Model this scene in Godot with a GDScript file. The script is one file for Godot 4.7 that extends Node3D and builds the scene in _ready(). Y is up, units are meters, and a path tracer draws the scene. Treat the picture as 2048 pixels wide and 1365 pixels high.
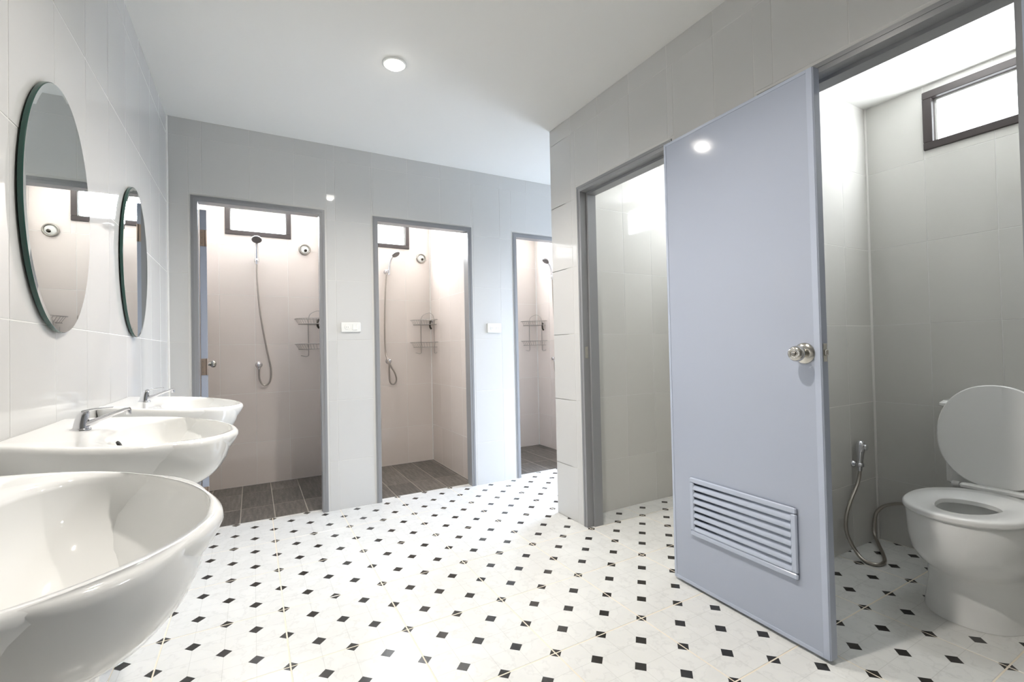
extends Node3D
# A tiled washroom: three washbasins and oval mirrors on the left, three shower cells at the back,
# two toilet stalls on the right and an open entrance at the end of the passage behind the corner.

const XR := 2.116        # right wall face
const H := 2.448         # room ceiling
const HC := 2.30         # ceiling of the cells
const XO := 3.324        # outer wall face
const ZS := -1.1         # back wall of the showers
const ROW0 := 0.325      # height of the first horizontal joint
const ROW := 0.4035      # tile course
const TW := 0.25         # tile width
const FT := 0.4          # floor tile

var M := {}
var taken := {}
var cache := {}
var rng := RandomNumberGenerator.new()

# ---------------------------------------------------------------- helpers
func numbered(n: String) -> String:
	if not taken.has(n):
		taken[n] = 0
		return n
	taken[n] += 1
	return "%s_%03d" % [n, taken[n]]

func mat(c: Color, rough := 0.5, metal := 0.0, spec := 0.5) -> StandardMaterial3D:
	var m := StandardMaterial3D.new()
	m.albedo_color = c
	m.roughness = rough
	m.metallic = metal
	m.metallic_specular = spec
	return m

func tag(o: Node, label: String, category: String, group := "", kind := "") -> void:
	o.set_meta("label", label)
	o.set_meta("category", category)
	if group != "":
		o.set_meta("group", group)
	if kind != "":
		o.set_meta("kind", kind)

func thing(called: String, label: String, category: String, at := Vector3.ZERO, group := "", kind := "") -> Node3D:
	var o := Node3D.new()
	o.name = numbered(called)
	add_child(o)
	o.position = at
	tag(o, label, category, group, kind)
	return o

func part(called: String, mesh: Mesh, m: Material, parent: Node, xf := Transform3D.IDENTITY) -> MeshInstance3D:
	var o := MeshInstance3D.new()
	o.name = called
	o.mesh = mesh
	o.material_override = m
	o.transform = xf
	parent.add_child(o, true)
	return o

func holder(called: String, parent: Node, xf := Transform3D.IDENTITY) -> Node3D:
	var o := Node3D.new()
	o.name = called
	o.transform = xf
	parent.add_child(o, true)
	return o

# triangles in either winding; oriented outwards by the sign of the enclosed volume
func tri_mesh(v: PackedVector3Array, tris: Array, groups: Array) -> ArrayMesh:
	var mid := Vector3.ZERO
	for p in v:
		mid += p
	mid /= v.size()
	var vol := 0.0
	for t in tris:
		vol += (v[t[0]] - mid).dot((v[t[1]] - mid).cross(v[t[2]] - mid))
	var st := SurfaceTool.new()
	st.begin(Mesh.PRIMITIVE_TRIANGLES)
	for i in tris.size():
		var t = tris[i]
		st.set_smooth_group(groups[i])
		st.set_uv(Vector2.ZERO)
		st.add_vertex(v[t[0]])
		if vol > 0.0:
			st.add_vertex(v[t[2]])
			st.add_vertex(v[t[1]])
		else:
			st.add_vertex(v[t[1]])
			st.add_vertex(v[t[2]])
	st.generate_normals()
	return st.commit()

# rings of equal length joined into a skin; strip_groups gives a smoothing group for each strip (hard edge where it changes)
func loft(rings: Array, strip_groups: Array = [], cap0 := true, cap1 := true, closed := true) -> ArrayMesh:
	var n: int = rings[0].size()
	var v := PackedVector3Array()
	for r in rings:
		v.append_array(r)
	var tris := []
	var groups := []
	for k in rings.size() - 1:
		var g: int = strip_groups[k] if k < strip_groups.size() else 0
		for i in (n if closed else n - 1):
			var j := (i + 1) % n
			tris.append([k * n + i, k * n + j, (k + 1) * n + j])
			tris.append([k * n + i, (k + 1) * n + j, (k + 1) * n + i])
			groups.append(g)
			groups.append(g)
	for e in [[cap0, 0, 41], [cap1, rings.size() - 1, 42]]:
		if e[0]:
			var c := Vector3.ZERO
			for p in rings[e[1]]:
				c += p
			v.append(c / n)
			var b: int = e[1] * n
			for i in n:
				if e[1] == 0:
					tris.append([v.size() - 1, b + (i + 1) % n, b + i])
				else:
					tris.append([v.size() - 1, b + i, b + (i + 1) % n])
				groups.append(e[2])
	return tri_mesh(v, tris, groups)

func lathe(profile: Array, sides := 24, strip_groups: Array = []) -> ArrayMesh:   # profile of (radius, height), axis y
	var rings := []
	for p in profile:
		var r := PackedVector3Array()
		for i in sides:
			var a := TAU * i / sides
			r.append(Vector3(cos(a) * p.x, p.y, sin(a) * p.x))
		rings.append(r)
	return loft(rings, strip_groups)

func spline(pts: Array, per := 6) -> PackedVector3Array:
	var out := PackedVector3Array()
	for i in pts.size() - 1:
		var a: Vector3 = pts[maxi(i - 1, 0)]
		var b: Vector3 = pts[i]
		var c: Vector3 = pts[i + 1]
		var d: Vector3 = pts[mini(i + 2, pts.size() - 1)]
		for k in per:
			out.append(b.cubic_interpolate(c, a, d, float(k) / per))
	out.append(pts[-1])
	return out

func tube(path: PackedVector3Array, radius: float, sides := 10, ribs := 0.0) -> ArrayMesh:
	var rings := []
	var up := Vector3(0.13, 0.97, 0.21).normalized()
	for i in path.size():
		var t := (path[mini(i + 1, path.size() - 1)] - path[maxi(i - 1, 0)]).normalized()
		if absf(t.dot(up)) > 0.97:
			up = Vector3(0.9, 0.1, 0.3).normalized()
		var a := t.cross(up).normalized()
		var b := a.cross(t).normalized()
		up = b
		var rr := radius * (1.0 - ribs * (i % 2))
		var r := PackedVector3Array()
		for k in sides:
			var an := TAU * k / sides
			r.append(path[i] + a * cos(an) * rr + b * sin(an) * rr)
		rings.append(r)
	return loft(rings)

func rod(a: Vector3, b: Vector3, radius: float, sides := 6) -> ArrayMesh:
	return tube(PackedVector3Array([a, b]), radius, sides)

func add_box(st: SurfaceTool, lo: Vector3, hi: Vector3) -> void:
	var b := BoxMesh.new()
	b.size = hi - lo
	st.append_from(b, 0, Transform3D(Basis.IDENTITY, (lo + hi) / 2))

func boxes(list: Array) -> ArrayMesh:   # [[lo, hi], ...] joined into one mesh
	var st := SurfaceTool.new()
	st.begin(Mesh.PRIMITIVE_TRIANGLES)
	for l in list:
		add_box(st, l[0], l[1])
	return st.commit()

func round_box(lo: Vector3, hi: Vector3, b: float) -> ArrayMesh:   # box with chamfered, softened edges (rings along y)
	var rings := []
	for e in [[lo.y, b], [lo.y + b, 0.0], [hi.y - b, 0.0], [hi.y, b]]:
		var r := PackedVector3Array()
		var i: float = e[1]
		var x0 := lo.x + i
		var x1 := hi.x - i
		var z0 := lo.z + i
		var z1 := hi.z - i
		r.append_array([Vector3(x0 + b, e[0], z0), Vector3(x1 - b, e[0], z0), Vector3(x1, e[0], z0 + b), Vector3(x1, e[0], z1 - b), Vector3(x1 - b, e[0], z1), Vector3(x0 + b, e[0], z1), Vector3(x0, e[0], z1 - b), Vector3(x0, e[0], z0 + b)])
		rings.append(r)
	var v := PackedVector3Array()
	for r in rings:
		v.append_array(r)
	var tris := []
	var groups := []
	var g := 1
	for k in 3:
		for i in 8:
			var j := (i + 1) % 8
			tris.append([k * 8 + i, k * 8 + j, (k + 1) * 8 + j])
			tris.append([k * 8 + i, (k + 1) * 8 + j, (k + 1) * 8 + i])
			groups.append(g)
			groups.append(g)
			g += 1
	for i in range(1, 7):
		tris.append([0, i + 1, i])
		groups.append(30)
		tris.append([24, 24 + i, 24 + i + 1])
		groups.append(31)
	return tri_mesh(v, tris, groups)

# rectangle minus rectangles -> rectangles
func minus(r: Rect2, holes: Array) -> Array:
	var out := [r]
	for h in holes:
		var nxt := []
		for q in out:
			if not q.intersects(h):
				nxt.append(q)
				continue
			var i: Rect2 = q.intersection(h)
			if i.position.x > q.position.x:
				nxt.append(Rect2(q.position, Vector2(i.position.x - q.position.x, q.size.y)))
			if i.end.x < q.end.x:
				nxt.append(Rect2(Vector2(i.end.x, q.position.y), Vector2(q.end.x - i.end.x, q.size.y)))
			if i.position.y > q.position.y:
				nxt.append(Rect2(Vector2(i.position.x, q.position.y), Vector2(i.size.x, i.position.y - q.position.y)))
			if i.end.y < q.end.y:
				nxt.append(Rect2(Vector2(i.position.x, i.end.y), Vector2(i.size.x, q.end.y - i.end.y)))
		out = nxt
	return out

# one glazed tile: front face at z = 0, chamfered arrises, UV of its place inside its printed cell
func tile_mesh(w: float, h: float, t: float, b: float, uv := Rect2(0, 0, 1, 1)) -> ArrayMesh:
	var key := "%.4f %.4f %.4f %s" % [w, h, t, uv]
	if cache.has(key):
		return cache[key]
	var st := SurfaceTool.new()
	st.begin(Mesh.PRIMITIVE_TRIANGLES)
	var rect := func(i: float, z: float) -> Array:
		return [Vector3(i, i, z), Vector3(w - i, i, z), Vector3(w - i, h - i, z), Vector3(i, h - i, z)]
	var quad := func(a: Vector3, bb: Vector3, c: Vector3, d: Vector3, n: Vector3) -> void:
		for p in [a, c, bb, a, d, c]:
			st.set_normal(n)
			st.set_uv(Vector2(uv.position.x + uv.size.x * p.x / w, uv.position.y + uv.size.y * p.y / h))
			st.add_vertex(p)
	var f: Array = rect.call(b, 0.0)
	var m: Array = rect.call(0.0, -b)
	var k: Array = rect.call(0.0, -t)
	quad.call(f[0], f[1], f[2], f[3], Vector3(0, 0, 1))
	var nn := [Vector3(0, -1, 0), Vector3(1, 0, 0), Vector3(0, 1, 0), Vector3(-1, 0, 0)]
	for i in 4:
		var j := (i + 1) % 4
		quad.call(m[i], m[j], f[j], f[i], (nn[i] + Vector3(0, 0, 1)).normalized())
		quad.call(k[i], k[j], m[j], m[i], nn[i])
	cache[key] = st.commit()
	return cache[key]

# tiles over a rectangle of a surface; o is the world point of (u, v) = (0, 0)
func lay(parent: Node3D, called: String, o: Vector3, ua: Vector3, va: Vector3, area: Rect2, holes: Array, u0: float, du: float, v0: float, dv: float, mats: Array, joint := 0.0022, printed := false, thick := 0.005) -> void:
	var n := ua.cross(va)
	var i0 := int(floor((area.position.x - u0) / du))
	var i1 := int(ceil((area.end.x - u0) / du))
	var j0 := int(floor((area.position.y - v0) / dv))
	var j1 := int(ceil((area.end.y - v0) / dv))
	var inv := parent.transform.affine_inverse()
	for i in range(i0, i1):
		for j in range(j0, j1):
			var cell := Rect2(u0 + i * du, v0 + j * dv, du, dv)
			if not cell.intersects(area):
				continue
			var m: Material = mats[rng.randi() % mats.size()]
			for r in minus(cell.intersection(area), holes):
				var g: Rect2 = r.grow(-joint / 2)
				if g.size.x < 0.006 or g.size.y < 0.006:
					continue
				var uv := Rect2(0, 0, 1, 1)
				if printed:
					uv = Rect2((g.position.x - cell.position.x) / du, (g.position.y - cell.position.y) / dv, g.size.x / du, g.size.y / dv)
				var xf := Transform3D(Basis(ua, va, n), o + ua * g.position.x + va * g.position.y + n * rng.randf_range(-0.00025, 0.00025))
				part(called, tile_mesh(snappedf(g.size.x, 0.0001), snappedf(g.size.y, 0.0001), thick, 0.0011, uv), m, parent, inv * xf)

# wall slab: rectangle in (u, y) minus openings, from depth 0 to -thick along n
func slab(o: Vector3, ua: Vector3, va: Vector3, area: Rect2, holes: Array, d0: float, d1: float) -> ArrayMesh:
	var n := ua.cross(va)
	var st := SurfaceTool.new()
	st.begin(Mesh.PRIMITIVE_TRIANGLES)
	for r in minus(area, holes):
		var b := BoxMesh.new()
		b.size = Vector3(r.size.x, r.size.y, d0 - d1)
		var c: Vector2 = r.get_center()
		st.append_from(b, 0, Transform3D(Basis(ua, va, n), o + ua * c.x + va * c.y + n * (d0 + d1) / 2))
	return st.commit()

func structure(called: String, mesh: Mesh, m: Material, label: String, category: String) -> MeshInstance3D:
	var o := part(numbered(called), mesh, m, self)
	tag(o, label, category, "", "structure")
	return o

const UPV := Vector3(0, 1, 0)

# ---------------------------------------------------------------- textures
func floor_print(seed_: int) -> ImageTexture:
	var n := 512
	var img := Image.create(n, n, true, Image.FORMAT_RGB8)
	var fn := FastNoiseLite.new()
	fn.seed = seed_
	fn.frequency = 0.006
	fn.fractal_octaves = 4
	fn.domain_warp_enabled = true
	fn.domain_warp_amplitude = 60.0
	fn.domain_warp_frequency = 0.006
	var half := 0.0255 / FT
	for y in n:
		for x in n:
			var u := (x + 0.5) / n
			var v := (y + 0.5) / n
			var q := fn.get_noise_2d(x, y)
			var vein := clampf(1.0 - absf(q) * 14.0, 0.0, 1.0)
			var tone := 0.875 + 0.02 * q - 0.035 * vein
			var c := Color(tone, tone, tone * 0.985)
			# fine printed lines of the octagon pattern
			var lu := absf(u * 4.0 - roundf(u * 4.0)) / 4.0
			var lv := absf(v * 4.0 - roundf(v * 4.0)) / 4.0
			if lu < 0.0012 or lv < 0.0012:
				c = c.lerp(Color(0.62, 0.62, 0.6), 0.28)
			# dark diamonds on every second crossing
			var a := roundf(u * 4.0)
			var b := roundf(v * 4.0)
			if (int(a) + int(b)) % 2 == 0 and absf(u - a / 4.0) + absf(v - b / 4.0) < half:
				var g := 0.14 + 0.03 * q
				c = Color(g * 1.06, g, g * 0.92)
			img.set_pixel(x, y, c)
	img.generate_mipmaps()
	return ImageTexture.create_from_image(img)

func slate_print(seed_: int) -> ImageTexture:
	var fn := FastNoiseLite.new()
	fn.seed = seed_
	fn.frequency = 0.02
	fn.fractal_octaves = 4
	var img := Image.create(256, 256, true, Image.FORMAT_RGB8)
	for y in 256:
		for x in 256:
			var q := fn.get_noise_2d(x * 0.35, y * 1.6)
			var p := fn.get_noise_2d(x * 2.0 + 500.0, y * 2.0)
			var t := 0.35 + 0.03 * (seed_ - 31) + 0.09 * q + 0.05 * p
			img.set_pixel(x, y, Color(t * 1.04, t * 0.985, t * 0.93))
	img.generate_mipmaps()
	return ImageTexture.create_from_image(img)

func materials() -> void:
	M.grout = mat(Color8(217, 216, 213), 0.7)
	M.grout_white = mat(Color8(228, 226, 221), 0.7)
	M.tile = []
	M.cream = []
	M.bone = []
	for k in 3:
		var d := (k - 1) * 0.006
		M.tile.append(mat(Color(0.826 + d, 0.825 + d, 0.818 + d), 0.04))
		M.cream.append(mat(Color(0.878 + d, 0.842 + d, 0.816 + d), 0.06))
		M.bone.append(mat(Color(0.82 + d, 0.814 + d, 0.795 + d), 0.06))
	M.paint = mat(Color8(236, 235, 231), 0.75)
	M.shell = mat(Color8(215, 214, 210), 0.8)
	M.frame = mat(Color8(146, 147, 149), 0.28)
	M.leaf = mat(Color8(174, 181, 196), 0.085, 0.0, 0.42)
	M.leaf_trim = mat(Color8(184, 192, 208), 0.16)
	M.chrome = mat(Color8(215, 215, 218), 0.12, 1.0)
	M.nickel = mat(Color8(200, 197, 190), 0.16, 1.0)
	M.brass = mat(Color8(178, 160, 146), 0.4, 1.0)
	M.steel = mat(Color8(150, 146, 140), 0.3, 1.0)
	M.spray = mat(Color8(112, 110, 110), 0.45, 0.6)
	M.slot = mat(Color8(150, 150, 148), 0.5)
	M.gunmetal = mat(Color8(70, 66, 60), 0.35, 1.0)
	M.hose = mat(Color8(178, 172, 164), 0.3, 1.0)
	M.wire = mat(Color8(172, 168, 163), 0.35, 0.8)
	M.black = mat(Color8(25, 25, 25), 0.5)
	M.china = mat(Color8(240, 240, 238), 0.06)
	M.seat = mat(Color8(236, 236, 234), 0.14)
	M.water = mat(Color8(190, 200, 200), 0.03)
	M.plastic = mat(Color8(240, 240, 236), 0.25)
	M.grey_plastic = mat(Color8(200, 200, 198), 0.3)
	M.mirror = mat(Color8(236, 240, 238), 0.0, 1.0)
	M.green = mat(Color8(38, 74, 66), 0.1)
	M.bronze = mat(Color8(62, 55, 54), 0.35)
	M.pane = mat(Color8(240, 244, 248), 0.4)
	M.pane.emission_enabled = true
	M.pane.emission = Color(0.95, 0.98, 1.0)
	M.pane.emission_energy_multiplier = 3.0
	M.lamp = mat(Color8(250, 250, 245), 0.4)
	M.lamp.emission_enabled = true
	M.lamp.emission = Color(1.0, 0.985, 0.95)
	M.lamp.emission_energy_multiplier = 6.0
	M.concrete = mat(Color8(176, 174, 168), 0.9)
	M.floor = []
	for k in 3:
		var f := mat(Color.WHITE, 0.22)
		f.albedo_texture = floor_print(11 + k)
		M.floor.append(f)
	M.slate = []
	for k in 3:
		var f := mat(Color.WHITE, 0.45)
		f.albedo_texture = slate_print(31 + k)
		M.slate.append(f)
	M.slate_grout = mat(Color8(170, 162, 152), 0.8)

# ---------------------------------------------------------------- shell
func shell() -> void:
	var X := Vector3(1, 0, 0)
	var Z := Vector3(0, 0, 1)
	var g := 0.012     # white filler round the door frames
	# openings in (x, y) of the back wall and (z, y) of the side walls; a wall seen from +z uses u = x, from -x uses u = z
	var back_holes := []
	for d in [[0.113, 0.851], [1.166, 1.919], [2.286, 3.03]]:
		back_holes.append(Rect2(d[0], -0.1, d[1] - d[0], 2.1))
	var stall_holes := [Rect2(1.09, -0.1, 0.72, 2.1), Rect2(2.225, -0.1, 0.72, 2.1)]
	var grow := func(a: Array, e: float) -> Array:
		var out := []
		for r in a:
			out.append(r.grow(e))
		return out
	var shower_windows := [Rect2(0.239, 2.03, 0.483, 0.262), Rect2(1.273, 2.03, 0.483, 0.262), Rect2(2.38, 2.03, 0.483, 0.262)]
	var stall_windows := [Rect2(1.255, 1.98, 0.483, 0.285), Rect2(2.307, 1.98, 0.483, 0.285)]
	var entrance := Rect2(0.07, -0.1, 0.68, 2.15)

	# floor: printed tiles 0.4 m, joints along the walls; runs a little under the shower frames
	var fl := structure("floor", boxes([[Vector3(-0.12, -0.14, -0.08), Vector3(3.47, -0.0009, 6.12)]]), mat(Color8(228, 218, 200), 0.7), "white floor of square tiles printed with small black diamonds", "floor")
	lay(fl, "floor_tile", Vector3(0, 0, 0), Vector3(0, 0, 1), X, Rect2(-0.08, 0.0, 6.08, XO), [], 0.3443 - 2 * FT, FT, 0.1235 - FT, FT, M.floor, 0.0044, true)
	var sf := structure("floor", boxes([[Vector3(-0.12, -0.14, -1.22), Vector3(3.47, -0.0219, -0.08)]]), M.slate_grout, "dark brown slate floor of the shower cells", "floor")
	for c in [[0.0, 0.955], [1.045, 1.965], [2.045, 3.2]]:
		lay(sf, "slate_tile", Vector3(0, -0.021, 0), Vector3(0, 0, 1), X, Rect2(ZS, c[0], -0.08 - ZS, c[1] - c[0]), [], -0.45, 0.4, 0.142 if c[0] < 2.0 else 0.1, 0.2, M.slate, 0.005, true)

	# left wall: washbasin side, and the side of the first shower
	var wl := structure("wall_left", slab(Vector3(0, 0, 0), -Z, UPV, Rect2(-6.12, -0.14, 7.34, 2.70), [], -0.0008, -0.12), M.grout, "white tiled wall behind the washbasins and oval mirrors", "wall")
	lay(wl, "wall_tile", Vector3.ZERO, -Z, UPV, Rect2(-6.0, 0, 6.0, H), [], 0.0, TW, ROW0 - ROW, ROW, M.tile)
	lay(wl, "wall_tile", Vector3.ZERO, -Z, UPV, Rect2(0.1, -0.02, 1.0, HC + 0.02), [], 0.1, TW, ROW0 - ROW, ROW, M.cream)
	# back wall with three shower doorways
	var wb := structure("wall_back", slab(Vector3.ZERO, X, UPV, Rect2(0, -0.02, 3.47, H + 0.02), back_holes, -0.0008, -0.1), M.grout, "white tiled wall with three grey framed shower doorways", "wall")
	lay(wb, "wall_tile", Vector3.ZERO, X, UPV, Rect2(0, 0, XO, H), grow.call(back_holes, g), 0.168, TW, ROW0 - ROW, ROW, M.tile)
	# back wall of the showers
	var ws := structure("wall_shower_back", slab(Vector3(0, 0, ZS), X, UPV, Rect2(-0.0, -0.14, 3.47, 2.6), shower_windows, -0.0008, -0.12), M.grout_white, "cream tiled rear wall of the shower cells with small high windows", "wall")
	for c in [[0.0, 0.955, 0.195], [1.045, 1.965, 0.215], [2.045, 3.2, 0.2]]:
		lay(ws, "wall_tile", Vector3(0, 0, ZS), X, UPV, Rect2(c[0], -0.02, c[1] - c[0], HC + 0.02), shower_windows, c[2], TW, ROW0 - ROW, ROW, M.cream)
	# shower partitions
	for p in [[0.955, 1.045, "cream tiled partition between the first and middle shower cells"], [1.965, 2.045, "cream tiled partition between the middle and last shower cells"]]:
		var w := structure("wall_shower_partition", boxes([[Vector3(p[0] + 0.0008, -0.03, ZS), Vector3(p[1] - 0.0008, HC + 0.1, -0.1)]]), M.grout_white, p[2], "wall")
		lay(w, "wall_tile", Vector3(p[0], 0, 0), Z, UPV, Rect2(ZS, -0.02, 1.0, HC + 0.02), [], ZS, TW, ROW0 - ROW, ROW, M.cream)
		lay(w, "wall_tile", Vector3(p[1], 0, 0), -Z, UPV, Rect2(0.1, -0.02, 1.0, HC + 0.02), [], 0.1, TW, ROW0 - ROW, ROW, M.cream)
	var we := structure("wall_shower_end", boxes([[Vector3(3.2018, -0.03, ZS), Vector3(3.47, HC + 0.1, -0.1)]]), M.grout_white, "cream tiled end wall of the last shower cell", "wall")
	lay(we, "wall_tile", Vector3(3.2, 0, 0), Z, UPV, Rect2(ZS, -0.02, 1.0, HC + 0.02), [], ZS, TW, ROW0 - ROW, ROW, M.cream)
	# right wall with two stall doorways; u = z, seen from -x
	var wr := structure("wall_right", slab(Vector3(XR, 0, 0), Z, UPV, Rect2(0.8173, -0.02, 5.3, H + 0.02), stall_holes, -0.0008, -0.1), M.grout, "white tiled wall with two grey framed toilet stall doorways", "wall")
	lay(wr, "wall_tile", Vector3(XR, 0, 0), Z, UPV, Rect2(0.8165, 0, 5.1835, H), grow.call(stall_holes, g), 0.788, TW, ROW0 - ROW, ROW, M.tile)
	# stall partitions
	var pf := structure("wall_stall_end", boxes([[Vector3(XR + 0.0008, -0.02, 0.8173), Vector3(XO + 0.1, H, 0.9792)]]), M.grout, "white tiled end wall of the toilet stalls beside the entrance passage", "wall")
	lay(pf, "wall_tile", Vector3(0, 0, 0.98), X, UPV, Rect2(XR + 0.1, 0, XO - XR - 0.1, HC), [], XO, TW, ROW0 - ROW, ROW, M.bone)
	lay(pf, "wall_tile", Vector3(0, 0, 0.8165), -X, UPV, Rect2(-XO, 0, XO - XR, H), [], -XO, TW, ROW0 - ROW, ROW, M.tile)
	var pm := structure("wall_stall_partition", boxes([[Vector3(XR + 0.05, -0.02, 1.9808), Vector3(XO + 0.1, H, 2.0562)]]), M.grout_white, "bone tiled partition between the two toilet stalls", "wall")
	lay(pm, "wall_tile", Vector3(0, 0, 2.057), X, UPV, Rect2(XR + 0.1, 0, XO - XR - 0.1, HC), [], XO, TW, ROW0 - ROW, ROW, M.bone)
	lay(pm, "wall_tile", Vector3(0, 0, 1.98), -X, UPV, Rect2(-XO, 0, XO - XR - 0.1, HC), [], -XO, TW, ROW0 - ROW, ROW, M.bone)
	var pn := structure("wall_stall_partition", boxes([[Vector3(XR + 0.05, -0.02, 3.0908), Vector3(XO + 0.1, H, 3.17)]]), M.grout_white, "bone tiled partition on the far side of the toilet from its spray hose", "wall")
	lay(pn, "wall_tile", Vector3(0, 0, 3.09), -X, UPV, Rect2(-XO, 0, XO - XR - 0.1, HC), [], -XO, TW, ROW0 - ROW, ROW, M.bone)
	# outer wall with entrance and two high windows
	var outer_holes := [entrance] + stall_windows
	var wo := structure("wall_outer", slab(Vector3(XO, 0, 0), Z, UPV, Rect2(-0.1, -0.14, 6.22, 2.7), outer_holes, -0.0008, -0.146), M.grout, "bone tiled outer wall behind the toilet with high window", "wall")
	lay(wo, "wall_tile", Vector3(XO, 0, 0), Z, UPV, Rect2(0.0, 0, 0.8165, H), outer_holes, 0.07, TW, ROW0 - ROW, ROW, M.tile)
	lay(wo, "wall_tile", Vector3(XO, 0, 0), Z, UPV, Rect2(0.98, 0, 1.0, HC), outer_holes, 0.98, TW, ROW0 - ROW, ROW, M.bone)
	lay(wo, "wall_tile", Vector3(XO, 0, 0), Z, UPV, Rect2(2.057, 0, 1.033, HC), outer_holes, 2.055, TW, ROW0 - ROW, ROW, M.bone)
	# wall behind the photographer
	var wf := structure("wall_front", boxes([[Vector3(-0.12, -0.02, 6.0008), Vector3(3.47, 2.56, 6.12)]]), M.grout, "plain white tiled wall closing the room opposite the showers", "wall")
	lay(wf, "wall_tile", Vector3(0, 0, 6.0), -X, UPV, Rect2(-XR, 0, XR, H), [], 0.0, TW, ROW0 - ROW, ROW, M.tile)

	structure("ceiling", boxes([[Vector3(-0.12, H, -0.1), Vector3(3.47, 2.56, 6.12)]]), M.paint, "white painted ceiling over the washroom and its passage", "ceiling")
	structure("ceiling", boxes([[Vector3(-0.12, HC, -1.22), Vector3(3.47, 2.46, -0.1)]]), M.paint, "lower white ceiling over the shower cells", "ceiling")
	structure("ceiling", boxes([[Vector3(XR + 0.1, HC, 0.97), Vector3(XO + 0.05, HC + 0.08, 3.1)]]), M.paint, "lower white ceiling over the toilet stalls", "ceiling")

	# white corner beads
	var k := 0
	for c in [[0.0, 0.0, 1, 1, H, 0.0], [XO, 2.057, -1, 1, HC, 0.0], [1.965, ZS, -1, 1, HC, -0.02], [3.2, ZS, -1, 1, HC, -0.02], [XO, 0.98, -1, 1, HC, 0.0]]:
		k += 1
		var r := PackedVector3Array()
		var q := PackedVector3Array()
		for e in [Vector2(-0.002, -0.002), Vector2(0.009, -0.002), Vector2(0.005, 0.005), Vector2(-0.002, 0.009)]:
			r.append(Vector3(c[0] + e.x * c[2], c[5], c[1] + e.y * c[3]))
			q.append(Vector3(c[0] + e.x * c[2], c[4], c[1] + e.y * c[3]))
		structure("trim_%d" % k, loft([r, q], [1]), M.grout_white, ["white grout bead in the corner between washbasin wall and shower fronts", "white grout bead in the toilet stall corner behind the spray hose", "white grout bead in the middle shower cell corner", "white grout bead in the last shower cell corner", "white grout bead in the corner of the empty looking stall"][k - 1], "grout")

	# ground outside
	var gr := part("ground", boxes([[Vector3(-6, -0.3, -14), Vector3(20, -0.15, 14)]]), M.concrete, self)
	tag(gr, "pale concrete ground outside the building", "ground", "", "structure")

	# door frames: u0, u1 along the wall, rebate towards the room (stalls) or into the cell (showers)
	door_frame("door_1", Transform3D(Basis(X, UPV, Z), Vector3(0, 0, 0)), 0.113, 0.851, false, "grey door frame of the shower nearest the washbasins")
	door_frame("door_2", Transform3D(Basis(X, UPV, Z), Vector3(0, 0, 0)), 1.166, 1.919, false, "grey door frame of the middle shower cell")
	door_frame("door_3", Transform3D(Basis(X, UPV, Z), Vector3(0, 0, 0)), 2.286, 3.03, false, "grey door frame of the last shower, partly behind the wall corner")
	door_frame("door_4", Transform3D(Basis(Z, UPV, -X), Vector3(XR, 0, 0)), 1.09, 1.81, true, "grey door frame of the stall whose door is folded back")
	door_frame("door_5", Transform3D(Basis(Z, UPV, -X), Vector3(XR, 0, 0)), 2.225, 2.945, true, "grey door frame of the stall with the toilet")
	door_frame("door_6", Transform3D(Basis(Z, UPV, -X), Vector3(XO, 0, 0)), 0.07, 0.75, false, "grey door frame of the open entrance at the passage end", 2.05)

	# windows
	var i := 0
	for w in shower_windows:
		i += 1
		window("window_%d" % i, Transform3D(Basis(X, UPV, Z), Vector3(w.position.x, w.position.y, ZS)), w.size, "bright frosted window with dark frame in the %s shower" % ["first", "middle", "last"][i - 1], SHOWER_WINDOW)
	for w in stall_windows:
		i += 1
		window("window_%d" % i, Transform3D(Basis(Z, UPV, -X), Vector3(XO, w.position.y, w.position.x)), w.size, "bright frosted window with dark frame %s" % ["in the stall without a visible toilet", "high above the toilet"][i - 4], STALL_WINDOW)

func door_frame(called: String, xf: Transform3D, u0: float, u1: float, outward: bool, label: String, top := 2.0) -> void:
	var o := holder(numbered(called), self)
	tag(o, label, "door frame", "", "structure")
	var a := 0.034
	var s := 0.047
	var d := 0.102
	var front := 0.004
	# depth bands: [from, to, thickness]
	var bands := [[front, -0.042, a], [-0.042, -d, s]] if outward else [[front, -0.06, a], [-0.06, -d, 0.024]]
	for side in 2:
		var list := []
		for b in bands:
			if side == 0:
				list.append([Vector3(u0, 0.0 if not outward else 0.0, b[1]), Vector3(u0 + b[2], top, b[0])])
			else:
				list.append([Vector3(u1 - b[2], 0.0, b[1]), Vector3(u1, top, b[0])])
		# narrow moulded bead along the front face
		if side == 0:
			list.append([Vector3(u0 + 0.010, 0.0, front), Vector3(u0 + 0.016, top - 0.01, front + 0.0025)])
		else:
			list.append([Vector3(u1 - 0.016, 0.0, front), Vector3(u1 - 0.010, top - 0.01, front + 0.0025)])
		part("jamb", boxes(list), M.frame, o, xf)
	var hl := []
	for b in bands:
		hl.append([Vector3(u0 + b[2], top - b[2], b[1]), Vector3(u1 - b[2], top, b[0])])
	hl.append([Vector3(u0 + 0.016, top - 0.016, front), Vector3(u1 - 0.016, top - 0.010, front + 0.0025)])
	part("head", boxes(hl), M.frame, o, xf)
	if called == "door_4":
		part("strike_plate", round_box(Vector3(u0 + a, 0.985, -0.030), Vector3(u0 + a + 0.0015, 1.055, -0.008), 0.0005), M.nickel, o, xf)

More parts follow.
